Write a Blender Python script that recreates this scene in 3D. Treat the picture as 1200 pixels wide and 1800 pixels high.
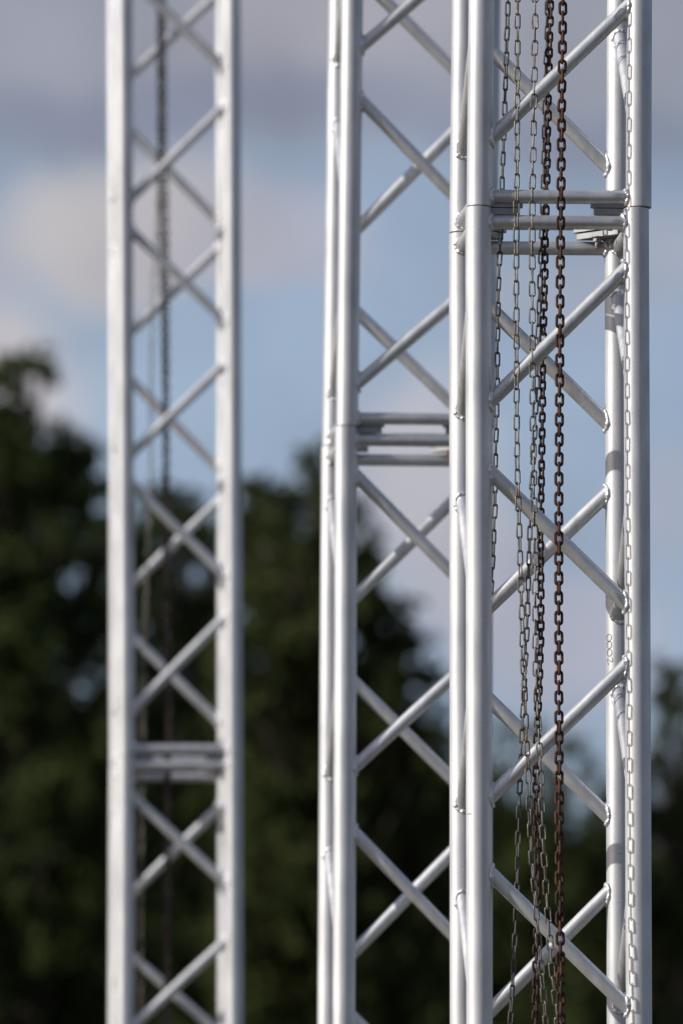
import bpy, math, random
import numpy as np
from mathutils import Vector, Matrix
R = math.radians
random.seed(7); rng = np.random.default_rng(7)
sc = bpy.context.scene
for o in list(bpy.data.objects): bpy.data.objects.remove(o)
C = sc.collection

# ------------------------------------------------------------------ camera
FPX = 11500.0; PITCH = math.atan(1500/FPX); CAMZ = 1.6      # focal length in photo pixels (1200x1800)
cam = bpy.data.cameras.new('camera'); camo = bpy.data.objects.new('camera', cam); C.objects.link(camo)
cam.sensor_fit = 'VERTICAL'; cam.sensor_height = 36; cam.lens = FPX/1800*36
camo.location = (0, 0, CAMZ); camo.rotation_euler = (R(90)+PITCH, 0, 0)
cam.clip_start = .5; cam.clip_end = 8000
cam.dof.use_dof = True; cam.dof.focus_distance = 12.68; cam.dof.aperture_fstop = 4.15; cam.dof.aperture_blades = 0
sc.camera = camo
sc.render.resolution_x = 682; sc.render.resolution_y = 1024

SUN_EL = 27.0; SUN_SIDE = 15.0        # elevation; degrees towards the camera from due left
# ------------------------------------------------------------------ world
def pxdir(x, y):
    v = Vector(((x-600)/FPX, 1, -(y-900)/FPX))
    v.rotate(Matrix.Rotation(PITCH, 3, 'X')); return v.normalized()
w = bpy.data.worlds.new('World'); sc.world = w; w.use_nodes = True
nt = w.node_tree; nd = nt.nodes; lk = nt.links; nd.clear()
out = nd.new('ShaderNodeOutputWorld'); bg = nd.new('ShaderNodeBackground'); lk.new(bg.outputs[0], out.inputs[0])
bg.inputs[1].default_value = .1
sky = nd.new('ShaderNodeTexSky'); sky.sky_type = 'NISHITA'; sky.sun_disc = False
sky.sun_elevation = R(SUN_EL); sky.sun_rotation = R(-90-SUN_SIDE)
sky.air_density = 1.0; sky.dust_density = 2.2; sky.ozone_density = 1.0
tc = nd.new('ShaderNodeTexCoord')
def mth(op, a, b=None, clamp=False):
    n = nd.new('ShaderNodeMath'); n.operation = op; n.use_clamp = clamp
    for i, v in enumerate((a, b)):
        if v is None: continue
        if isinstance(v, (int, float)): n.inputs[i].default_value = v
        else: lk.new(v, n.inputs[i])
    return n.outputs[0]
def vm(op, a, b):
    n = nd.new('ShaderNodeVectorMath'); n.operation = op
    for i, v in enumerate((a, b)):
        if isinstance(v, tuple): n.inputs[i].default_value = v
        else: lk.new(v, n.inputs[i])
    return n
def noise(scale, detail=3, vec=None):
    n = nd.new('ShaderNodeTexNoise'); n.inputs['Scale'].default_value = scale; n.inputs['Detail'].default_value = detail
    lk.new(vec or tc.outputs['Generated'], n.inputs['Vector']); return n
def mixc(f, a, b):
    n = nd.new('ShaderNodeMix'); n.data_type = 'RGBA'
    if isinstance(f, float): n.inputs[0].default_value = f
    else: lk.new(f, n.inputs[0])
    for i, v in ((6, a), (7, b)):
        if isinstance(v, tuple): n.inputs[i].default_value = v
        else: lk.new(v, n.inputs[i])
    return n.outputs[2]
# everything about the clouds lives in sky directions
SKYK = (0.66, 0.68, 0.80, 1)
skyc = nd.new('ShaderNodeMix'); skyc.data_type = 'RGBA'; skyc.blend_type = 'MULTIPLY'; skyc.inputs[0].default_value = 1
lk.new(sky.outputs[0], skyc.inputs[6]); skyc.inputs[7].default_value = SKYK
col = skyc.outputs[2]
warp = noise(22, 4); wv = vm('SUBTRACT', warp.outputs['Color'], (.5, .5, .5)); ws = vm('SCALE', wv.outputs[0], (0, 0, 0)); ws.inputs['Scale'].default_value = .022
warp2 = noise(90, 4); wv2 = vm('SUBTRACT', warp2.outputs['Color'], (.5, .5, .5)); ws2 = vm('SCALE', wv2.outputs[0], (0, 0, 0)); ws2.inputs['Scale'].default_value = .006
wd = vm('ADD', vm('ADD', tc.outputs['Generated'], ws.outputs[0]).outputs[0], ws2.outputs[0]).outputs[0]
# broken cloud over the rest of the sky
cn = noise(3.2, 7); cm = nd.new('ShaderNodeMapRange'); cm.interpolation_type = 'SMOOTHSTEP'
lk.new(cn.outputs['Fac'], cm.inputs[0]); cm.inputs[1].default_value = .46; cm.inputs[2].default_value = .66; cm.inputs[4].default_value = .75
frontd = vm('DOT_PRODUCT', tc.outputs['Generated'], tuple(pxdir(600, 900))).outputs['Value']
fr = nd.new('ShaderNodeMapRange'); lk.new(frontd, fr.inputs[0]); fr.inputs[1].default_value = .975; fr.inputs[2].default_value = .99; fr.inputs[3].default_value = 1; fr.inputs[4].default_value = 0
cg = mth('MULTIPLY', cm.outputs[0], fr.outputs[0])
col = mixc(cg, col, (3.1, 3.1, 3.5, 1))
def blob(cx, cy, rx, ry, c, wgt=1.0, soft=1.0):
    global col
    d = pxdir(cx, cy)
    s = vm('SUBTRACT', wd, tuple(d)).outputs[0]
    m = vm('MULTIPLY', s, (FPX/rx, 3.0, FPX/ry)).outputs[0]
    l = vm('LENGTH', m, (0, 0, 0)).outputs['Value']
    r = nd.new('ShaderNodeMapRange'); r.interpolation_type = 'SMOOTHSTEP'; lk.new(l, r.inputs[0])
    r.inputs[1].default_value = 1+.45*soft; r.inputs[2].default_value = 1-.6*soft; r.inputs[3].default_value = 0; r.inputs[4].default_value = wgt
    col = mixc(r.outputs[0], col, (c[0]*10, c[1]*10, c[2]*10, 1))
blob(560, 900, 1500, 900, (.315, .405, .535), .85, 1.0)
blob(250, 30, 700, 260, (.265, .285, .350), .95)
blob(950, 60, 620, 230, (.295, .305, .360), .85)
blob(600, 60, 300, 100, (.355, .350, .395), .6)
blob(60, 60, 260, 90, (.30, .31, .37), .7)
blob(300, 215, 520, 60, (.222, .243, .325), .75)
blob(1000, 250, 330, 50, (.225, .25, .345), .6)
blob(240, 410, 225, 120, (.465, .453, .478), 1.0, .8)
blob(150, 360, 90, 70, (.495, .483, .50), .7)
blob(330, 470, 120, 50, (.44, .43, .47), .6)
blob(470, 440, 170, 90, (.39, .39, .46), .8)
blob(60, 650, 120, 130, (.50, .47, .495), .9)
blob(20, 480, 60, 60, (.42, .42, .48), .6)
blob(980, 500, 190, 60, (.36, .37, .45), .5)
blob(1180, 430, 110, 70, (.36, .38, .46), .7)
blob(730, 830, 130, 190, (.49, .48, .525), .9)
blob(840, 1010, 120, 130, (.45, .44, .50), .8)
blob(1010, 1130, 190, 110, (.42, .42, .495), .75)
blob(1170, 900, 120, 110, (.38, .40, .48), .6)
tn = noise(42, 6, wd); tr_ = nd.new('ShaderNodeMapRange'); lk.new(tn.outputs['Fac'], tr_.inputs[0])
tr_.inputs[1].default_value = .3; tr_.inputs[2].default_value = .7; tr_.inputs[3].default_value = .90; tr_.inputs[4].default_value = 1.10
tv = vm('SCALE', col, (0, 0, 0)); lk.new(tr_.outputs[0], tv.inputs['Scale'])
lk.new(tv.outputs[0], bg.inputs[0])

# ------------------------------------------------------------------ sun, exposure
sl = bpy.data.lights.new('sun', 'SUN'); sl.energy = 3.05; sl.angle = R(.53); sl.color = (1, .975, .925)
so = bpy.data.objects.new('sun', sl); C.objects.link(so)
sv = Vector((-math.cos(R(SUN_EL))*math.cos(R(SUN_SIDE)), -math.cos(R(SUN_EL))*math.sin(R(SUN_SIDE)), math.sin(R(SUN_EL))))
so.rotation_euler = sv.to_track_quat('Z', 'Y').to_euler(); so.location = sv*60
sc.view_settings.view_transform = 'Standard'; sc.view_settings.look = 'None'; sc.view_settings.exposure = .12; sc.view_settings.gamma = 1
sc.render.engine = 'CYCLES'

# ------------------------------------------------------------------ helpers
def W(x, y, depth):
    """point seen at photo pixel x, y that stands depth metres ahead of the camera (world Y)"""
    d = pxdir(x, y); return Vector((0, 0, CAMZ)) + d*(depth/d.y)
def tag(o, label=None, cat=None, group=None, kind=None):
    if label: o['label'] = label
    if cat: o['category'] = cat
    if group: o['group'] = group
    if kind: o['kind'] = kind
    return o
def empty(name, loc, label, cat, group=None):
    o = bpy.data.objects.new(name, None); C.objects.link(o); o.location = loc; o.empty_display_size = .1
    return tag(o, label, cat, group)
class MB:
    def __init__(s): s.v = []; s.f = []; s.m = []; s.sm = []
    def grid(s, rows, mat=0, closed=True, smooth=True, cap0=False, cap1=False):
        b = len(s.v); n = len(rows[0])
        for r in rows: s.v += [tuple(p) for p in r]
        for i in range(len(rows)-1):
            for j in range(n if closed else n-1):
                k = (j+1) % n
                s.f.append((b+i*n+j, b+i*n+k, b+(i+1)*n+k, b+(i+1)*n+j)); s.m.append(mat); s.sm.append(smooth)
        if cap0: s.f.append(tuple(b+j for j in range(n))[::-1]); s.m.append(mat); s.sm.append(False)
        if cap1: s.f.append(tuple(b+(len(rows)-1)*n+j for j in range(n))); s.m.append(mat); s.sm.append(False)
    def prism(s, poly, z0, z1, mat=0):
        r0 = [Vector((p[0], p[1], z0)) for p in poly]; r1 = [Vector((p[0], p[1], z1)) for p in poly]
        s.grid([r0, r1], mat, True, False, True, True)
    def build(s, name, mats, parent=None, origin=None):
        me = bpy.data.meshes.new(name)
        og = Vector(origin) if origin is not None else Vector((0, 0, 0))
        me.from_pydata([tuple(Vector(p)-og) for p in s.v], [], s.f)
        for m in (mats if isinstance(mats, (list, tuple)) else [mats]): me.materials.append(m)
        me.polygons.foreach_set('material_index', s.m); me.polygons.foreach_set('use_smooth', s.sm); me.update()
        o = bpy.data.objects.new(name, me); C.objects.link(o)
        if parent is not None: o.parent = parent
        return o
def frame(d):
    d = d.normalized(); a = Vector((0, 1, 0)) if abs(d.y) < .9 else Vector((1, 0, 0))
    u = d.cross(a).normalized(); return u, d.cross(u).normalized()
def tube(mb, a, b, r, seg=32, mat=0, cap=True, bev=0.0):
    a = Vector(a); b = Vector(b); u, v = frame(b-a); d = (b-a).normalized()
    def ring(c, rr): return [c + (u*math.cos(t)+v*math.sin(t))*rr for t in [2*math.pi*i/seg for i in range(seg)]]
    if not bev: mb.grid([ring(a, r), ring(b, r)], mat, True, True, cap, cap); return
    mb.grid([ring(a, r-bev), ring(a+d*bev, r)], mat, True, False, cap, False)
    mb.grid([ring(a+d*bev, r), ring(b-d*bev, r)], mat, True, True)
    mb.grid([ring(b-d*bev, r), ring(b, r-bev)], mat, True, False, False, cap)
def loft(mb, pts, radii, seg=8, mat=0):
    rows = []
    for i, p in enumerate(pts):
        d = (pts[min(i+1, len(pts)-1)]-pts[max(i-1, 0)]).normalized(); u, v = frame(d)
        rows.append([p+(u*math.cos(t)+v*math.sin(t))*radii[i] for t in [2*math.pi*k/seg for k in range(seg)]])
    mb.grid(rows, mat, True, True, True, True)

# ------------------------------------------------------------------ materials
def mat(name):
    m = bpy.data.materials.new(name); m.use_nodes = True
    return m, m.node_tree.nodes, m.node_tree.links, m.node_tree.nodes['Principled BSDF']
def ramp(n, l, src, stops):
    r = n.new('ShaderNodeValToRGB'); l.new(src, r.inputs[0]); e = r.color_ramp.elements
    while len(e) < len(stops): e.new(.5)
    for i, (p, c) in enumerate(stops): e[i].position = p; e[i].color = c if len(c) == 4 else (*c, 1)
    return r.outputs[0]
def nz(n, l, scale, detail=4, vscale=None, rough=.5):
    t = n.new('ShaderNodeTexCoord'); src = t.outputs['Object']
    if vscale:
        mp = n.new('ShaderNodeMapping'); l.new(src, mp.inputs[0]); mp.inputs['Scale'].default_value = vscale; src = mp.outputs[0]
    x = n.new('ShaderNodeTexNoise'); x.inputs['Scale'].default_value = scale; x.inputs['Detail'].default_value = detail; x.inputs['Roughness'].default_value = rough
    l.new(src, x.inputs['Vector']); return x.outputs['Fac']
def mul(n, l, a, b):
    x = n.new('ShaderNodeMix'); x.data_type = 'RGBA'; x.blend_type = 'MULTIPLY'; x.inputs[0].default_value = 1
    l.new(a, x.inputs[6]); l.new(b, x.inputs[7]); return x.outputs[2]
def aluminium(name, base, rough, metal, streak=(60, 60, 2.5), speck=True, tint=(1, 1, 1)):
    m, n, l, p = mat(name)
    a = nz(n, l, 1, 5, streak, .6)                      # long faint drawing marks of the tube
    c1 = ramp(n, l, a, [(.3, tuple(base*.86*t for t in tint)), (.7, tuple(base*1.05*t for t in tint))])
    b = nz(n, l, 9, 5)
    c2 = ramp(n, l, b, [(.35, (.88, .88, .89)), (.65, (1, 1, 1))])
    c = mul(n, l, c1, c2)
    if speck:                                           # small nicks and dirt spots
        s = nz(n, l, 1, 3, (330, 330, 170), .7)
        c3 = ramp(n, l, s, [(.27, (.40, .38, .36)), (.335, (1, 1, 1))])
        c = mul(n, l, c, c3)
        s2 = nz(n, l, 1, 4, (70, 70, 420), .65)          # scuffs round the tube
        c = mul(n, l, c, ramp(n, l, s2, [(.27, (.62, .61, .60)), (.36, (1, 1, 1))]))
        s3 = nz(n, l, 3.5, 6, (1, 1, .6), .6)            # dull oxide patches
        c = mul(n, l, c, ramp(n, l, s3, [(.38, (.86, .865, .87)), (.55, (1, 1, 1))]))
    l.new(c, p.inputs['Base Color'])
    p.inputs['Metallic'].default_value = metal
    r = nz(n, l, 30, 5, (1, 1, .35)); rr = n.new('ShaderNodeMapRange'); l.new(r, rr.inputs[0])
    rr.inputs[1].default_value = .3; rr.inputs[2].default_value = .7; rr.inputs[3].default_value = rough-.08; rr.inputs[4].default_value = rough+.1
    l.new(rr.outputs[0], p.inputs['Roughness'])
    bn = n.new('ShaderNodeBump'); bn.inputs['Strength'].default_value = .12; bn.inputs['Distance'].default_value = .0008
    l.new(nz(n, l, 140, 5, (1, 1, .3)), bn.inputs['Height']); l.new(bn.outputs[0], p.inputs['Normal'])
    return m
M_CH = aluminium('aluminium_tube', .78, .48, .46)
M_BR = aluminium('aluminium_brace', .80, .50, .68)
M_PL = aluminium('aluminium_plate', .36, .50, .6, (25, 25, 25))
m, n, l, p = mat('weld_bead'); M_WE = m
p.inputs['Base Color'].default_value = (.80, .80, .80, 1); p.inputs['Metallic'].default_value = .6; p.inputs['Roughness'].default_value = .42
bn = n.new('ShaderNodeBump'); bn.inputs['Strength'].default_value = .5; bn.inputs['Distance'].default_value = .001
l.new(nz(n, l, 350, 3), bn.inputs['Height']); l.new(bn.outputs[0], p.inputs['Normal'])
m, n, l, p = mat('zinc_bolt'); M_BO = m
l.new(ramp(n, l, nz(n, l, 160, 3), [(.42, (.30, .31, .33)), (.6, (.16, .07, .03))]), p.inputs['Base Color'])
p.inputs['Metallic'].default_value = .7; p.inputs['Roughness'].default_value = .5
def chainmat(name, stops, metal, rough, sc_=28):
    m, n, l, p = mat(name)
    g = n.new('ShaderNodeObjectInfo')
    t = n.new('ShaderNodeNewGeometry'); x = n.new('ShaderNodeTexNoise'); x.inputs['Scale'].default_value = sc_; x.inputs['Detail'].default_value = 6; x.inputs['Roughness'].default_value = .65
    l.new(t.outputs['Position'], x.inputs['Vector'])
    l.new(ramp(n, l, x.outputs['Fac'], stops), p.inputs['Base Color'])
    p.inputs['Metallic'].default_value = metal; p.inputs['Roughness'].default_value = rough
    y = n.new('ShaderNodeTexNoise'); y.inputs['Scale'].default_value = 900; y.inputs['Detail'].default_value = 4; l.new(t.outputs['Position'], y.inputs['Vector'])
    bn = n.new('ShaderNodeBump'); bn.inputs['Strength'].default_value = .5; bn.inputs['Distance'].default_value = .0006
    l.new(y.outputs['Fac'], bn.inputs['Height']); l.new(bn.outputs[0], p.inputs['Normal'])
    return m
M_C1 = chainmat('weathered_steel_chain', [(.36, (.12, .11, .092)), (.52, (.25, .235, .20)), (.60, (.15, .11, .075)), (.68, (.12, .055, .03))], .7, .42)
M_C2 = chainmat('rusty_chain', [(.32, (.016, .010, .008)), (.48, (.056, .022, .012)), (.60, (.105, .038, .017)), (.70, (.15, .068, .030))], .15, .75, 38)
M_C3 = chainmat('dark_rusty_chain', [(.35, (.018, .014, .013)), (.52, (.05, .025, .017)), (.68, (.085, .035, .02))], .35, .6, 60)
M_C5 = chainmat('grey_brown_chain', [(.36, (.05, .045, .04)), (.6, (.10, .075, .06)), (.7, (.12, .05, .03))], .4, .6)
M_C4 = chainmat('dark_steel_chain', [(.36, (.05, .05, .048)), (.6, (.12, .115, .105)), (.7, (.09, .05, .03))], .6, .5)
m, n, l, p = mat('pen_ink'); p.inputs['Base Color'].default_value = (.03, .03, .035, 1); p.inputs['Roughness'].default_value = .5; M_INK = m
m, n, l, p = mat('rust_stain'); p.inputs['Roughness'].default_value = .8; M_RS = m
l.new(ramp(n, l, nz(n, l, 260, 4), [(.35, (.55, .46, .36)), (.6, (.42, .18, .05))]), p.inputs['Base Color'])

# ------------------------------------------------------------------ ground
m, n, l, p = mat('grass_field'); p.inputs['Roughness'].default_value = .9
l.new(ramp(n, l, nz(n, l, .6, 8), [(.3, (.035, .036, .020)), (.6, (.070, .064, .036)), (.8, (.11, .095, .065))]), p.inputs['Base Color'])
g = MB(); N = 60
xs = [math.copysign(abs(t)**3, t)*3000 for t in np.linspace(-1, 1, N)]
rows = [[(x, y, (0.25*math.sin(x*.05)*math.cos(y*.04) if max(abs(x), abs(y)) > 30 else 0)-0.0) for x in xs] for y in xs]
g.grid(rows, 0, False, True)
tag(g.build('ground', m), kind='structure')
# flip if needed is irrelevant for a two sided sheet

# ------------------------------------------------------------------ towers
def lerp(a, b, t): return a+(b-a)*t
RC = .0250; RB = .0140; RH = .0135
class Chord:
    """a straight line in space through two photo points at depth Y"""
    def __init__(s, p0, p1, Y):
        s.a = W(*p0, Y); s.b = W(*p1, Y); s.Y = Y; s.d = (s.b-s.a).normalized()
        if s.d.z < 0: s.d = -s.d
    def z(s, py): return W(600, py, s.Y).z
    def at(s, z): return s.a + s.d*((z-s.a.z)/s.d.z)
def weld(mb, A, d, chord_d, rb, rc, seed):
    """lumpy bead where a tube leaving A along d meets the chord"""
    rd = random.Random(seed); u, v = frame(d); pts = []; N = 84
    ph = rd.random()*6
    for i in range(N):
        t = 2*math.pi*i/N; o = (u*math.cos(t)+v*math.sin(t))*(rb+.0008)
        op = o-chord_d*o.dot(chord_d); dp = d-chord_d*d.dot(chord_d)
        aa = dp.dot(dp); bb = 2*op.dot(dp); cc = op.dot(op)-(rc+.0006)**2
        q = bb*bb-4*aa*cc
        s = (-bb+math.sqrt(max(q, 0)))/(2*aa)
        pts.append(A+o+d*s)
    rows = []
    for i in range(N):
        tg = (pts[(i+1) % N]-pts[i-1]).normalized(); a, b = frame(tg)
        r = .0044*(1+.05*math.sin(i*1.7+ph+math.sin(i*.31))+.20*math.sin(i*.31+2*ph)+.10*math.sin(i*.77+5*ph)+.05*(rd.random()-.5))
        rows.append([pts[i]+(a*math.cos(k)+b*math.sin(k))*r for k in [2*math.pi*q/8 for q in range(8)]])
    rows.append(rows[0]); mb.grid(rows, 1)
def tower(name_label, zones, braces, bars, group='bolted aluminium truss towers', extra=None, Pz=None, zseam=None, over=1.62):
    """zones = dict(upper={FL,FR,BL,BR}, lower={...}); braces: (section, chordA, yA, chordB, yB) in photo rows"""
    lo, up = zones['lower'], zones['upper']
    base = sum((lo[k].at(0) for k in lo), Vector())/4
    root = empty('truss_tower', base, name_label, 'truss tower', group)
    zs = {k: lo[k].z(zseam[k]) for k in lo}
    zm = sum(zs.values())/4
    TOP = zm+over
    def local(mb): mb.v = [tuple(Vector(p)-base) for p in mb.v]; return mb
    for k in ('FL', 'FR', 'BL', 'BR'):
        z = zs[k]
        mb = MB(); tube(mb, lo[k].at(.012), lo[k].at(z-.0009), RC, 56, 0, True, .0008); local(mb).build('chord', M_CH, root)
        mb = MB(); tube(mb, up[k].at(z+.0009), up[k].at(TOP), RC, 56, 0, True, .0008); local(mb).build('chord', M_CH, root)
        mb = MB(); tube(mb, lo[k].at(z-.02), lo[k].at(z+.02), RC-.0035, 24, 0, True); local(mb).build('coupling_pin', M_BO, root)
        # seam at the top of the upper section out of frame, foot plate at the bottom
    mb = MB(); s = .26
    mb.prism([(base.x-s, base.y-s), (base.x+s, base.y-s), (base.x+s, base.y+s), (base.x-s, base.y+s)], .0, .012); local(mb).build('base_plate', M_PL, root)
    sd = 0
    def brace(ca, za, cb, zb, r=RB, name='brace'):
        nonlocal sd
        A, B = ca.at(za), cb.at(zb); d = (B-A).normalized()
        mb = MB(); tube(mb, A+d*.006, B-d*.006, r, 32, 0, False)
        sd += 1; weld(mb, A, d, ca.d, r, RC, sd); sd += 1; weld(mb, B, -d, cb.d, r, RC, sd)
        return local(mb).build(name, [M_BR, M_WE], root)
    for (a, ya, b, yb) in braces:
        S = None
        ch = up if (up[a].z(ya)+up[b].z(yb))/2 > zm else lo
        brace(ch[a], ch[a].z(ya), ch[b], ch[b].z(yb))
    # the lattice carries on, out of the picture, up and down
    for fa, fb in (('FL', 'FR'), ('BL', 'BR'), ('FL', 'BL'), ('FR', 'BR')):
        mine = [(a, lo[a].z(ya), b, lo[b].z(yb)) for a, ya, b, yb in braces if {a, b} == {fa, fb}]
        mine.sort(key=lambda q: q[1]+q[3])
        low = mine[:2]; k = 1
        while k < 6:
            for a, za, b, zb in low:
                if min(za, zb)-k*Pz > .08: brace(lo[a], za-k*Pz, lo[b], zb-k*Pz)
            k += 1
        hi = mine[-2:]
        for k in (1,):
            for a, za, b, zb in hi:
                if max(za, zb)+k*Pz < TOP: brace(up[a], za+k*Pz, up[b], zb+k*Pz)
    # crossbars either side of the bolted joint
    for fa, fb in (('FL', 'FR'), ('BL', 'BR'), ('FL', 'BL'), ('FR', 'BR')):
        dz = .004 if {fa, fb} in ({'FL', 'BL'}, {'FR', 'BR'}) else 0
        brace(up[fa], zs[fa]+bars[0], up[fb], zs[fb]+bars[0], RH, 'crossbar')
        brace(lo[fa], zs[fa]-bars[1], lo[fb], zs[fb]-bars[1], RH, 'crossbar')
    # corner gusset plates with their bolts
    for k, nx, ny in (('FL', 'FR', 'BL'), ('FR', 'FL', 'BR'), ('BL', 'BR', 'FL'), ('BR', 'BL', 'FR')):
        c = lo[k].at(zs[k]); ex = (lo[nx].at(zs[k])-c); ey = (lo[ny].at(zs[k])-c); ex.z = ey.z = 0; ex.normalize(); ey.normalize()
        poly = [(.0, .0), (.086, .0), (.088, .010), (.076, .022), (.022, .076), (.010, .088), (.0, .086)]
        P = [c+ex*a+ey*b for a, b in poly]
        if (P[1]-P[0]).cross(P[-1]-P[0]).z < 0: P = P[::-1]
        Q = [c+ex*a+ey*b for a, b in [(q[0]*.93, q[1]*.93) for q in poly]]
        if (Q[1]-Q[0]).cross(Q[-1]-Q[0]).z < 0: Q = Q[::-1]
        mb = MB(); mb.prism([(q.x, q.y) for q in P], c.z+.0012, c.z+.0095); pl = local(mb).build('gusset_plate', M_PL, root)
        mb = MB(); mb.prism([(q.x, q.y) for q in Q], c.z-.0125, c.z-.0006); p2 = local(mb).build('gusset_plate', M_PL, root)
        bc = c+ex*.045+ey*.045
        mb = MB(); hexa = [(bc.x+.0085*math.cos(t), bc.y+.0085*math.sin(t)) for t in [math.pi/3*i+.3 for i in range(6)]]
        mb.prism(hexa, c.z-.0225, c.z-.0128)
        mb.prism([(bc.x+.0115*math.cos(t), bc.y+.0115*math.sin(t)) for t in [math.pi/9*i for i in range(18)]], c.z-.0144, c.z-.0126)
        mb.prism([(bc.x+.0048*math.cos(t), bc.y+.0048*math.sin(t)) for t in [math.pi/6*i for i in range(12)]], c.z-.036, c.z-.0226)
        mb.prism([(bc.x+.0085*math.cos(t), bc.y+.0085*math.sin(t)) for t in [math.pi/3*i for i in range(6)]], c.z+.0097, c.z+.017)
        local(mb).build('bolt', M_BO, p2)
    return root, base, local, lo, up

# --- right tower, nearest and in focus
Yf, Yg = 12.50, 12.52
def cyl(p0, p1, Y): return Chord(p0, p1, Y)
dB = .305
RT = dict(
  upper=dict(FL=cyl((845.5, 0), (842, 350), Yf), FR=cyl((1122.5, 0), (1121.5, 350), Yg), BL=cyl((815.5, 0), (812, 350), Yf+dB), BR=cyl((1088, 0), (1086, 350), Yg+dB)),
  lower=dict(FL=cyl((840, 450), (842, 1790), Yf), FR=cyl((1117.3, 450), (1122, 1790), Yg), BL=cyl((811, 450), (812.5, 1790), Yf+dB), BR=cyl((1084, 450), (1088, 1790), Yg+dB)))
PX = 46
def side(front, back, yb, up_, s=1.0, Yfr=Yf, Ybk=Yf+dB):
    """brace from the back chord at photo row yb rising (up_=True) or falling to the front chord"""
    z = W(600, yb, Ybk).z + (.29*s if up_ else -.29*s)
    # photo row of that height at the front depth
    lo_, hi_ = -3000, 5000
    for _ in range(50):
        mid = (lo_+hi_)/2
        if W(600, mid, Yfr).z > z: lo_ = mid
        else: hi_ = mid
    return (back, yb, front, lo_)
rb = [('FR', -7, 'FL', 262), ('FL', -350, 'FR', -80), ('FR', 455, 'FL', 726), ('FL', 809, 'FR', 1081), ('FR', 1151, 'FL', 1420), ('FL', 1516, 'FR', 1790),
      ('BL', 42, 'BR', 313), ('BR', -305, 'BL', -40), ('BL', 492, 'BR', 762), ('BR', 850, 'BL', 1112), ('BL', 1183, 'BR', 1454), ('BR', 1550, 'BL', 1826),
      side('FL', 'BL', 285, True), side('FL', 'BL', -390, False), side('FL', 'BL', 742, True), side('FL', 'BL', 868, False), side('FL', 'BL', 1432, True), side('FL', 'BL', 1565, False),
      side('FR', 'BR', 55, False), side('FR', 'BR', -45, True), side('FR', 'BR', 512, False), side('FR', 'BR', 1100, True), side('FR', 'BR', 1205, False), side('FR', 'BR', 1785, True)]
rt, rbase, rlocal, rlo, rup = tower('sharp aluminium truss tower at the right, nearest of the three, with chains hanging in front', RT, rb, (.0215, .0285), Pz=.755,
      zseam=dict(FL=364.5, FR=366.5, BL=410.5, BR=412.5))

# --- middle tower
Ym = 14.50; Yn = 14.53; dM = .31
MT = dict(
  upper=dict(FL=cyl((618.5, 0), (611, 650), Ym), FR=cyl((859.5, 0), (852, 650), Yn), BL=cyl((596.5, 0), (587, 650), Ym+dM), BR=cyl((833, 0), (824, 650), Yn+dM)),
  lower=dict(FL=cyl((607.8, 780), (604.3, 1750), Ym), FR=cyl((847, 780), (844, 1750), Yn), BL=cyl((583.6, 780), (577.5, 1750), Ym+dM), BR=cyl((819, 780), (813, 1750), Yn+dM)))
def sm(f, b, y, u): return side(f, b, y, u, 1, Ym, Ym+dM)
mbr = [('FL', 97, 'FR', -113), ('FL', 158, 'FR', 404), ('FL', 689, 'FR', 482), ('FL', 817, 'FR', 1060), ('FL', 1364, 'FR', 1144), ('FL', 1446, 'FR', 1694), ('FL', 1984, 'FR', 1770),
       ('BL', -77, 'BR', 155), ('BL', 440, 'BR', 199), ('BL', 512, 'BR', 737), ('BL', 1092, 'BR', 858), ('BL', 1158, 'BR', 1390), ('BL', 1719, 'BR', 1477),
       sm('FL', 'BL', 122, True), sm('FL', 'BL', 211, False), sm('FL', 'BL', 708, True), sm('FL', 'BL', 874, False), sm('FL', 'BL', 1375, True), sm('FL', 'BL', 1491, False),
       sm('FR', 'BR', -60, False), sm('FR', 'BR', 450, True), sm('FR', 'BR', 530, False), sm('FR', 'BR', 1120, True), sm('FR', 'BR', 1200, False), sm('FR', 'BR', 1760, True)]
mt, mbase, mlocal, mlo, mup = tower('middle aluminium truss tower of the three, with no chains, partly behind the nearest one', MT, mbr, (.0190, .0300), Pz=.76,
      zseam=dict(FL=750, FR=752.5, BL=785, BR=787.5))

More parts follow.
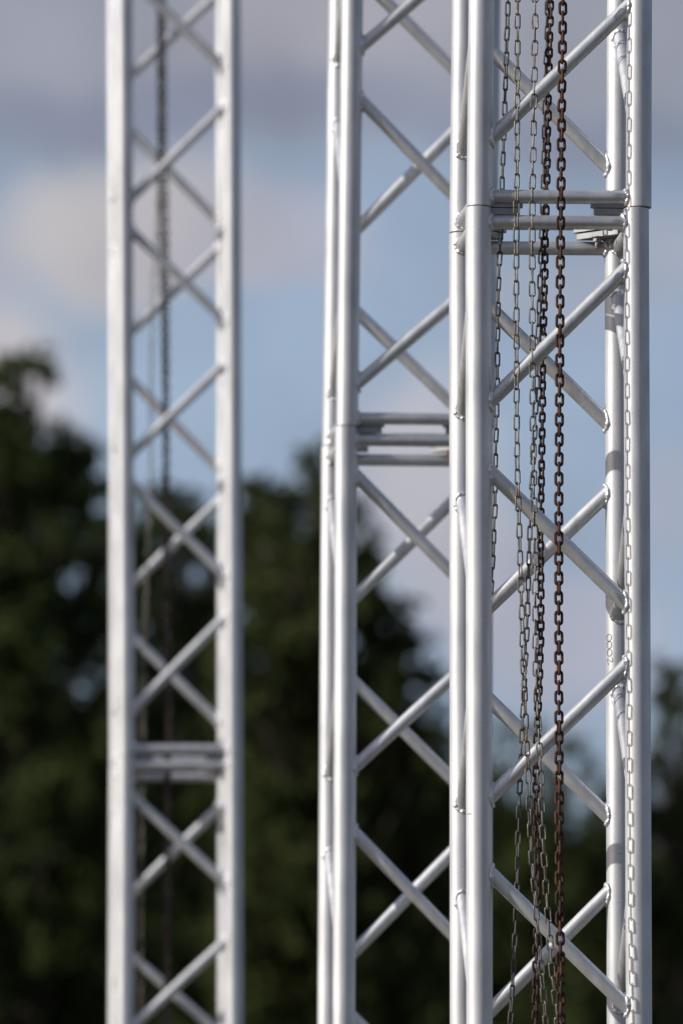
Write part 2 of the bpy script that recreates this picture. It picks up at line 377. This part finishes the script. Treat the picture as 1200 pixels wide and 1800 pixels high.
# --- left tower, far and out of focus
Yl = 18.9; Yk = 18.92; dL = .32
LT = dict(
  upper=dict(FL=cyl((218, 0), (221.5, 1250), Yl), FR=cyl((407.5, 0), (410.5, 1250), Yk), BL=cyl((203.5, 0), (208, 1250), Yl+dL), BR=cyl((394, 0), (397.5, 1250), Yk+dL)),
  lower=dict(FL=cyl((221, 1400), (220, 1800), Yl), FR=cyl((411, 1400), (411.5, 1800), Yk), BL=cyl((207.5, 1400), (205.5, 1800), Yl+dL), BR=cyl((397.5, 1400), (397.5, 1800), Yk+dL)))
def sl_(f, b, y, u): return side(f, b, y, u, 1, Yl, Yl+dL)
lbr = [('FL', -51, 'FR', 130), ('FR', 174, 'FL', 360), ('FL', 394, 'FR', 577), ('FR', 627, 'FL', 808), ('FL', 838, 'FR', 1026), ('FR', 1070, 'FL', 1260), ('FL', 1388, 'FR', 1566), ('FR', 1640, 'FL', 1818),
       ('BR', -20, 'BL', 156), ('BL', 204, 'BR', 400), ('BR', 426, 'BL', 607), ('BL', 643, 'BR', 836), ('BR', 870, 'BL', 1051), ('BL', 1094, 'BR', 1281), ('BR', 1408, 'BL', 1595), ('BL', 1658, 'BR', 1828),
       sl_('FL', 'BL', -20, False), sl_('FL', 'BL', 362, True), sl_('FL', 'BL', 432, False), sl_('FL', 'BL', 806, True), sl_('FL', 'BL', 888, False), sl_('FL', 'BL', 1262, True), sl_('FL', 'BL', 1421, False), sl_('FL', 'BL', 1740, True),
       sl_('FR', 'BR', 142, True), sl_('FR', 'BR', 214, False), sl_('FR', 'BR', 586, True), sl_('FR', 'BR', 660, False), sl_('FR', 'BR', 1028, True), sl_('FR', 'BR', 1110, False), sl_('FR', 'BR', 1490, True), sl_('FR', 'BR', 1570, False)]
lt, lbase, llocal, llo, lup = tower('blurred aluminium truss tower at the left, farthest of the three', LT, lbr, (.0205, .0280), Pz=.72, over=2.55,
      zseam=dict(FL=1328, FR=1329, BL=1348, BR=1349))

# --- handwritten number 0002 on the right tower's rear right chord, reading downwards
def on_chord(ch, px, py, lift):
    """point on the camera side of the chord surface behind photo pixel px, py"""
    c = ch.at(ch.z(py)); dx = W(px, py, ch.Y).x-c.x; dx = max(-RC*.985, min(RC*.985, dx))
    r = RC+lift; return Vector((c.x+dx, c.y-math.sqrt(r*r-dx*dx), c.z))
strokes = []
for cx_, cy_ in ((1067.4, 1122.6), (1067.7, 1135.5), (1068.2, 1149.0)):
    strokes.append([(cx_+3.9*math.cos(t), cy_+6.2*math.sin(t)) for t in [2*math.pi*i/20+.3 for i in range(21)]])
strokes.append([(1071.3, 1157.5), (1073.2, 1160.2), (1073.4, 1163.0), (1072.6, 1165.2), (1071.3, 1165.6), (1068.6, 1163.2), (1065.0, 1160.0), (1064.6, 1160.5), (1065.3, 1165), (1066.5, 1170.5)])
mb = MB()
for s in strokes: loft(mb, [on_chord(rlo['BR'], x+1.6, y, .0002) for x, y in s], [.00060]*len(s), 6)
rlocal(mb).build('handwritten_number', M_INK, rt)
def stain(ch, px, py, w_, h_, seed):
    rd = random.Random(seed); pts = []
    mb = MB(); rows = []
    ctr = on_chord(ch, px, py, .0003)
    ring = []
    for i in range(18):
        t = 2*math.pi*i/18; k = .7+.6*rd.random()
        ring.append(on_chord(ch, px+w_*k*math.cos(t), py+h_*k*math.sin(t), .00035))
    b = len(mb.v); mb.v += [tuple(ctr)]+[tuple(q) for q in ring]
    for i in range(18): mb.f.append((0, 1+i, 1+(i+1) % 18)); mb.m.append(0); mb.sm.append(True)
    rlocal(mb).build('rust_stain', M_RS, rt)
stain(rlo['FL'], 824, 1432, 4.5, 1.0, 3); stain(rlo['BR'], 1088, 1502, 3.5, 1.1, 4); stain(rlo['BR'], 1090, 1528, 3.0, .6, 5)

# ------------------------------------------------------------------ chains
def link_mesh(name, pitch, wire, width, mat_):
    """one link: stadium ring, long axis Z, flat in XZ"""
    L = pitch+wire*2-wire            # centre-line length
    hw = (width-wire)/2; hl = (pitch+wire)/2-hw*.78
    path = []
    for i in range(9): t = math.pi*i/8; path.append(Vector((hw*math.cos(t), 0, hl+hw*.78*math.sin(t))))
    for i in range(9): t = math.pi+math.pi*i/8; path.append(Vector((hw*math.cos(t), 0, -hl+hw*.78*math.sin(t))))
    mb = MB(); rows = []; n = len(path)
    for i in range(n):
        tg = (path[(i+1) % n]-path[i-1]).normalized(); a = Vector((0, 1, 0)); b = tg.cross(a).normalized()
        rows.append([path[i]+(a*math.cos(k)+b*math.sin(k))*wire/2 for k in [2*math.pi*q/8 for q in range(8)]])
    rows.append(rows[0]); mb.grid(rows, 0)
    me = bpy.data.meshes.new(name); me.from_pydata(mb.v, [], mb.f); me.materials.append(mat_)
    me.polygons.foreach_set('use_smooth', [True]*len(mb.f)); me.update(); return me
def chain(pts, lm, pitch, label, group, seed, twist=0.0, drift=0.0, yawj=.10, wire=.004):
    """pts: (photo x, photo y, depth). Links in the picture are parts; the runs out of the frame are one part."""
    rd = random.Random(seed)
    P = [W(x, y, d) for x, y, d in pts]
    # smooth resample at link pitch
    fine = []
    for i in range(len(P)-1):
        p0 = P[max(i-1, 0)]; p1 = P[i]; p2 = P[i+1]; p3 = P[min(i+2, len(P)-1)]
        for k in range(24):
            t = k/24; fine.append(.5*((2*p1)+(p2-p0)*t+(2*p0-5*p1+4*p2-p3)*t*t+(3*p1-p0-3*p2+p3)*t**3))
    fine.append(P[-1]); nodes = [fine[0]]; acc = 0
    for a, b in zip(fine, fine[1:]):
        seg = (b-a).length; pos = 0
        while acc+seg-pos >= pitch:
            pos += pitch-acc; nodes.append(a.lerp(b, pos/seg)); acc = 0
        acc += seg-pos
    base = nodes[-1].copy()
    root = empty('chain', base, label, 'chain', group)
    ztop = W(600, -14, 12.5).z; mats = []
    ins = []
    for i in range(len(nodes)-1):
        a, b = nodes[i], nodes[i+1]; mid = (a+b)/2; d = (a-b).normalized()
        ang = twist+drift*i+(math.pi/2 if i % 2 else 0)+rd.uniform(-yawj, yawj)
        x = Vector((math.cos(ang), math.sin(ang), 0)); x = (x-d*x.dot(d)).normalized(); y = d.cross(x)
        tl = rd.uniform(-.035, .035)
        M = Matrix(((x.x, y.x, d.x, mid.x), (x.y, y.y, d.y, mid.y), (x.z, y.z, d.z, mid.z), (0, 0, 0, 1)))
        M = M @ Matrix.Rotation(tl, 4, 'Y')
        v = mid-Vector((0, 0, CAMZ)); v.rotate(Matrix.Rotation(-PITCH, 3, 'X')); py = 900-FPX*v.z/v.y
        ins.append((M, -14 < py < 1814))
    n_in = sum(q for _, q in ins); kept = 0; rest = MB()
    for M, vis in ins:
        if vis and kept < 100:
            o = bpy.data.objects.new('link', lm); C.objects.link(o); o.parent = root
            o.matrix_local = Matrix.Translation(-base) @ M; kept += 1
        else:
            b0 = len(rest.v); rest.v += [tuple(M @ v.co) for v in lm.vertices]
            for f in lm.polygons: rest.f.append(tuple(b0+k for k in f.vertices)); rest.m.append(0); rest.sm.append(True)
    if rest.v:
        rest.v = [tuple(Vector(q)-base) for q in rest.v]
        o = rest.build('link_run', lm.materials[0], root); o['kind'] = 'stuff'
    return root
LONG = (.0262, .0032, .0134); RUST = (.0191, .0056, .0182); DARK = (.0157, .0048, .0160); THIN = (.0250, .0034, .0115)
lmA = link_mesh('long_link', *LONG, M_C1); lmB = link_mesh('rusty_link', *RUST, M_C2); lmC = link_mesh('dark_link', *DARK, M_C3)
lmE = link_mesh('grey_brown_link', *RUST, M_C5); lmD = link_mesh('thin_link', *THIN, M_C4)
GR = 'chains hanging at the nearest tower'
Y0 = 12.51
def withd(pts, f):
    return [(x, y, f(y)) for x, y in pts]
chain(withd([(910, -300), (909, 0), (908.3, 180), (907.5, 330), (906.5, 480), (907, 620), (908, 800), (911, 900), (914, 1003), (917, 1100), (920, 1193), (924, 1285), (927, 1345), (930, 1428), (935, 1520), (940, 1575), (943.5, 1623), (949, 1685), (954, 1740), (958.5, 1795), (985, 2150)],
      lambda y: Y0-.0635+.0045*max(0, min(1, (y-900)/900))), lmA, LONG[0], "thin grey chain in front of the nearest tower's bars, leftmost of the three in front", GR, 1, .40, .0, .22)
chain(withd([(941, -300), (940, 0), (939, 73), (937, 220), (935, 330), (934.5, 505), (935, 650), (936, 760), (937, 817), (938, 908), (939.3, 973), (940.3, 1083), (941, 1175), (943, 1230), (945.5, 1280), (948.5, 1340), (951, 1400), (953, 1460), (956.5, 1520), (960, 1575), (963.5, 1623), (968, 1685), (972, 1733), (978.5, 1788), (1010, 2150)],
      lambda y: Y0-.090), lmA, LONG[0], "thin grey chain in front of the nearest tower's bars, middle of three in front", GR, 2, -.05, .0, .22)
chain(withd([(990, -300), (988.5, 0), (987.5, 92), (986.5, 183), (985.5, 275), (985, 367), (984, 466), (983, 633), (982, 780), (981.3, 908), (981.3, 1100), (981.6, 1300), (982.3, 1483), (983.5, 1630), (984.3, 1700), (985, 1777), (988, 2150)],
      lambda y: Y0-.113), lmB, RUST[0], 'thick orange-brown rusty chain hanging straight down, rightmost in the nearest tower', GR, 3, .1, .0, .2)
chain(withd([(969, -300), (966.3, 0), (964.8, 73), (962, 220), (959.8, 322), (957.5, 400), (956.5, 487), (954, 578), (952.8, 688), (951.7, 780), (950.3, 872), (949.3, 937), (949.6, 1010), (949.5, 1102), (947.5, 1175), (944, 1270), (941, 1358), (943, 1428), (945, 1520), (944, 1600), (941, 1740), (938, 2150)],
      lambda y: Y0+.085), lmC, DARK[0], "dark brown thick chain behind the nearest tower's front bars, left of the orange-brown chain", GR, 4, .25, .0, .35)
chain(withd([(902, -300), (892.3, 0), (890, 73), (886, 202), (882, 319), (877.3, 458), (875, 523), (873.8, 615), (872.5, 707), (871, 780), (869.8, 850), (868.3, 918), (864, 1010), (857, 1120), (848, 1400), (840, 2150)],
      lambda y: Y0+.16), lmD, THIN[0], 'thin dark chain inside the nearest tower, close beside its front left tube', GR, 5, .35, .0, .3)
chain(withd([(970, -300), (962, 0), (954, 330), (949.5, 466), (946, 560), (943, 670), (937, 800), (932, 890), (929, 980), (925.5, 1100), (920, 1210), (915.5, 1318), (911, 1440), (908, 1560), (903, 1680), (897, 1790), (880, 2150)],
      lambda y: Y0+.22), lmD, THIN[0], "thin dark chain slanting down to the left behind the nearest tower's grey chains", GR, 6, .2, .0, .3)
# chains inside the far tower
GL = 'chains hanging at the blurred left tower'
yl = Yl+.10
chain([(283, -200, yl), (287, 0, yl), (288.5, 139, yl), (289, 250, yl), (291.5, 333, yl), (293.2, 472, yl), (293.2, 589, yl), (293.2, 728, yl), (293.8, 811, yl), (293, 983, yl), (295, 1095, yl), (297, 1200, yl), (298, 1275, yl), (296, 1400, yl), (295, 1500, yl), (294, 2000, yl)],
      lmE, RUST[0], 'dark brown chain hanging straight behind the front bars of the blurred left tower', GL, 7, .2, 0, .3)
yl2 = Yl+.17
chain([(284, -200, yl2), (282.5, 0, yl2), (282, 200, yl2), (279, 333, yl2), (271.5, 472, yl2), (267.5, 589, yl2), (265.5, 728, yl2), (266, 840, yl2), (262, 930, yl2), (257, 1039, yl2), (253.5, 1150, yl2), (252, 1233, yl2), (249.5, 1494, yl2), (248, 1700, yl2), (246, 2000, yl2)],
      lmA, LONG[0], 'thin grey chain hanging left of the brown one inside the blurred left tower', GL, 8, .2, 0, .3)
yl3 = Yl+.05
chain([(280, -200, yl3), (280, 0, yl3), (280.5, 139, yl3), (281, 250, yl3), (282, 350, yl3), (284, 440, yl3), (286, 520, yl3), (289.5, 700, yl3), (290, 840, yl3), (290, 950, yl3), (291, 1060, yl3), (293, 1233, yl3), (292, 1494, yl3), (291, 2000, yl3)],
      lmC, DARK[0], 'dark chain hanging close beside the brown one inside the blurred left tower', GL, 9, .2, 0, .3)

# ------------------------------------------------------------------ trees
def leafmat(name, c0, c1):
    m, n, l, p = mat(name)
    t = n.new('ShaderNodeNewGeometry'); x = n.new('ShaderNodeTexNoise'); x.inputs['Scale'].default_value = 1.6; x.inputs['Detail'].default_value = 5
    l.new(t.outputs['Position'], x.inputs['Vector'])
    l.new(ramp(n, l, x.outputs['Fac'], [(.35, c0), (.65, c1)]), p.inputs['Base Color'])
    p.inputs['Roughness'].default_value = .8
    p.inputs['Specular IOR Level'].default_value = .08
    tl = n.new('ShaderNodeBsdfTranslucent'); mx = n.new('ShaderNodeMixShader'); mx.inputs[0].default_value = .28
    l.new(p.inputs['Base Color'].links[0].from_socket, tl.inputs[0]); l.new(p.outputs[0], mx.inputs[1]); l.new(tl.outputs[0], mx.inputs[2])
    l.new(mx.outputs[0], n['Material Output'].inputs[0])
    return m
M_LF = [leafmat('leaves_deep_green', (.055, .078, .026), (.095, .120, .040)), leafmat('leaves_olive', (.056, .072, .024), (.098, .115, .040)), leafmat('leaves_dark', (.038, .055, .022), (.066, .086, .032))]
m, n, l, p = mat('bark'); M_BK = m; p.inputs['Roughness'].default_value = .9
l.new(ramp(n, l, nz(n, l, 6, 6, (3, 3, .6)), [(.3, (.035, .028, .02)), (.7, (.09, .075, .055))]), p.inputs['Base Color'])
def tree(label, Y, bx, lumps, lm, leaf=.085, dens=1.0, group='leafy trees behind the towers', depth=.9):
    """lumps: (photo x, photo y, radius in photo px, density)"""
    Y *= 1.65; depth *= 1.5; leaf *= 1.15
    base = Vector((W(bx, 900, Y).x, Y, 0)); root = empty('broadleaf_tree', base, label, 'tree', group)
    sc_ = Y/FPX; cs = []
    for (x, y, r, dn) in lumps:
        c = W(x, y, Y+rng.uniform(-1, 1)*depth); cs.append((c, r*sc_, dn))
    V = []; 
    for c, r, dn in cs:
        # every lump is a handful of twigs' worth of leaf clumps, not a ball
        nsub = max(7, int(26*dn)); subs = []
        for _ in range(nsub):
            d = rng.normal(size=3); d /= np.linalg.norm(d); q = rng.uniform(.1, 1.55)
            subs.append((np.array(c)+d*r*q*np.array([1, 1.15, .9]), r*rng.uniform(.22, .56)))
        for sc2, sr in subs:
            k = int(dn*dens*37*max(.5, (sr/.2))**1.8)
            k = min(k, 900)
            d = rng.normal(size=(k, 3)); d /= np.linalg.norm(d, axis=1)[:, None]
            pos = sc2+d*(sr*rng.uniform(0, 1, (k, 1))**.6)
            a = rng.normal(size=(k, 3)); a /= np.linalg.norm(a, axis=1)[:, None]
            b = np.cross(a, rng.normal(size=(k, 3))); b /= np.linalg.norm(b, axis=1)[:, None]
            s = leaf*rng.uniform(.6, 1.3, (k, 1))
            V.append(np.stack([pos-a*s*.6, pos+b*s*.33+a*s*.03, pos+a*s*.6, pos-b*s*.33+a*s*.03], 1))
    V = np.concatenate(V).reshape(-1, 3)-np.array(base); nq = len(V)//4
    me = bpy.data.meshes.new('crown'); me.vertices.add(len(V)); me.vertices.foreach_set('co', V.ravel())
    me.loops.add(nq*4); me.polygons.add(nq)
    me.loops.foreach_set('vertex_index', np.arange(nq*4)); me.polygons.foreach_set('loop_start', np.arange(nq)*4); me.polygons.foreach_set('loop_total', np.full(nq, 4))
    me.materials.append(lm); me.update(calc_edges=True); me.validate()
    o = bpy.data.objects.new('crown', me); C.objects.link(o); o.parent = root
    mb = MB(); top = max(c.z for c, _, _ in cs)
    tx = sum(c.x for c, _, _ in cs)/len(cs)
    tr = []; nseg = 14
    for i in range(nseg+1):
        t = i/nseg; tr.append(Vector((lerp(base.x, tx, t)+.12*math.sin(t*5+bx), Y+.1*math.cos(t*4), t*top*.9)))
    loft(mb, tr, [1.5*lerp(.17, .025, (i/nseg)**.8)+(.06 if i == 0 else 0) for i in range(nseg+1)], 12)
    mb.v = [tuple(Vector(q)-base) for q in mb.v]; mb.build('trunk', M_BK, root)
    mb = MB()
    for c, r, dn in cs:
        h = max(1.2, c.z-.5-abs(c.x-tx)*.8); i = min(nseg-1, max(0, int(h/(top*.9)*nseg))); s = tr[i]
        pts = [s+(c-s)*t+Vector((0, 0, -.22*(c-s).length*math.sin(math.pi*t)*.4)) for t in (0, .25, .5, .75, 1)]
        loft(mb, pts, [.045, .036, .026, .016, .007], 6)
        for _ in range(4):
            e = c+Vector(rng.normal(size=3))*r*.6; loft(mb, [c.lerp(s, .15), (c+e)/2, e], [.012, .008, .004], 5)
    mb.v = [tuple(Vector(q)-base) for q in mb.v]; mb.build('limbs', M_BK, root)
    return root
def fill(x0, x1, topf, ybot, r, step, dn, jit=.35):
    L = []; y0 = min(topf(x) for x in np.linspace(x0, x1, 9))
    y = y0
    while y < ybot:
        x = x0
        while x <= x1:
            xx = x+rng.uniform(-jit, jit)*step; yy = y+rng.uniform(-jit, jit)*step
            if yy > topf(xx)+r*.5: L.append((xx, yy, r*rng.uniform(.75, 1.2), dn))
            x += step
        y += step*.9
    return L
def inter(pts):
    xs_ = [p[0] for p in pts]; ys_ = [p[1] for p in pts]
    return lambda x: float(np.interp(x, xs_, ys_))
# 1 tall tree at the left edge: broken crown with sky showing through
A = [(45, 640, 34, .9), (15, 665, 36, .9), (80, 655, 22, .8), (5, 735, 50, 1), (40, 790, 45, .9), (90, 800, 40, .9), (150, 800, 32, 1), (120, 770, 26, .8), (172, 850, 26, .7), (10, 830, 32, .5),
     (70, 860, 42, .8), (125, 880, 36, .7), (40, 930, 40, .9), (100, 950, 40, .8), (10, 1000, 45, 1), (60, 1040, 42, 1), (120, 1100, 30, .8), (20, 1110, 55, 1), (150, 1160, 36, .8), (30, 1230, 60, 1.2), (110, 1260, 50, 1.1), (170, 1290, 50, 1), (-50, 700, 60, 1), (-70, 850, 80, 1), (-80, 1050, 90, 1)]
A += fill(-160, 200, inter([(-160, 640), (0, 700), (60, 740), (160, 790), (200, 880)]), 1290, 46, 50, .75, .7)
A += fill(-160, 230, lambda x: 1290, 2300, 62, 82, 1.2)
tree('tallest blurred leafy tree, at the left edge of the picture', 44, -40, A, M_LF[0], dens=1.25)
# 2 tree behind the left tower
tB = inter([(170, 980), (220, 900), (270, 850), (330, 860), (400, 880), (480, 980), (520, 1080)])
B = [(265, 880, 26, .8), (310, 875, 30, .9), (345, 900, 26, .7), (250, 940, 26, .7), (300, 940, 32, .8), (220, 960, 24, .5), (270, 1020, 30, .6), (330, 990, 24, .4), (230, 1060, 28, .6), (380, 1060, 30, .8), (300, 1100, 36, .8), (230, 1160, 36, .7), (360, 1150, 40, 1)]
B += fill(190, 480, lambda x: tB(x)+20, 1170, 40, 46, .7, .7)
B += fill(190, 500, lambda x: 1170, 2300, 56, 74, 1.2)
tree('blurred leafy tree seen through and behind the left tower', 50, 320, B, M_LF[2], dens=1.3)
# 3 big tree between the left and the middle tower
D = [(450, 870, 34, 1), (485, 885, 30, .9), (440, 930, 28, .8), (545, 800, 22, .7), (560, 850, 36, .9), (520, 880, 34, .8), (600, 900, 44, 1.1), (560, 950, 46, 1), (500, 960, 36, .7), (640, 970, 42, 1), (540, 1030, 50, 1.1), (460, 1040, 40, .8), (610, 1050, 50, 1.1), (680, 1060, 38, .9), (650, 1120, 48, 1.1), (720, 1130, 30, .9), (480, 1120, 46, 1), (560, 1130, 56, 1.2), (700, 1200, 46, 1), (755, 1190, 26, .8), (640, 1210, 56, 1.2)]
D += fill(430, 700, inter([(430, 890), (560, 880), (640, 980), (700, 1080), (740, 1150)]), 1250, 34, 50, .8, .6)
D += fill(430, 800, inter([(430, 1150), (600, 1180), (700, 1240), (760, 1270), (800, 1330)]), 2300, 60, 78, 1.3)
tree('wide blurred leafy tree between the left tower and the middle tower', 41, 590, D, M_LF[1], dens=1.25)
# 4 lower, paler broken tree seen through the nearest tower
E = [(890, 1290, 28, .6), (940, 1285, 24, .5), (1000, 1310, 30, .6), (960, 1360, 34, .6), (1030, 1340, 26, .5), (880, 1370, 34, .8), (820, 1290, 34, .8), (1060, 1400, 30, .6), (900, 1450, 36, .6), (985, 1440, 30, .45), (1050, 1470, 36, .7)]
E += fill(800, 1110, inter([(800, 1290), (900, 1310), (1000, 1330), (1110, 1400)]), 1500, 28, 50, .45, .6)
E += fill(800, 1110, inter([(800, 1340), (870, 1420), (1000, 1500), (1100, 1500)]), 2300, 56, 72, 1.15)
tree('lower blurred tree with gaps of sky, seen through the nearest tower', 55, 960, E, M_LF[0], dens=1.2)
# 5 tree at the right edge
Fx = [(1185, 1195, 34, .9), (1160, 1220, 24, .7), (1215, 1240, 46, 1), (1150, 1330, 30, .5), (1190, 1370, 30, .5), (1120, 1380, 30, .7), (1230, 1340, 50, 1), (1150, 1440, 40, 1), (1210, 1440, 50, 1.1), (1100, 1450, 36, 1)]
Fx += fill(1090, 1260, inter([(1090, 1400), (1150, 1230), (1180, 1200), (1260, 1200)]), 1480, 30, 50, .4, .6)
Fx += fill(1080, 1300, lambda x: 1480, 2300, 58, 74, 1.25)
tree('blurred leafy tree at the right edge of the picture', 46, 1210, Fx, M_LF[1], dens=1.3)
# second row: a darker belt that closes the gaps low down
G1 = fill(-300, 560, inter([(-300, 1050), (0, 1180), (120, 1250), (300, 1230), (560, 1200)]), 2200, 76, 92, 1.0)
tree('dark low tree farther back, filling in below the left tower', 66, 150, G1, M_LF[2], leaf=.12, dens=1.2, depth=1.6)
G2 = fill(520, 1500, inter([(520, 1190), (700, 1260), (850, 1410), (1000, 1470), (1100, 1470), (1300, 1400), (1500, 1200)]), 2200, 76, 92, 1.0)
tree('dark low tree farther back, filling in below the nearest tower', 68, 1000, G2, M_LF[2], leaf=.12, dens=1.2, depth=1.6)
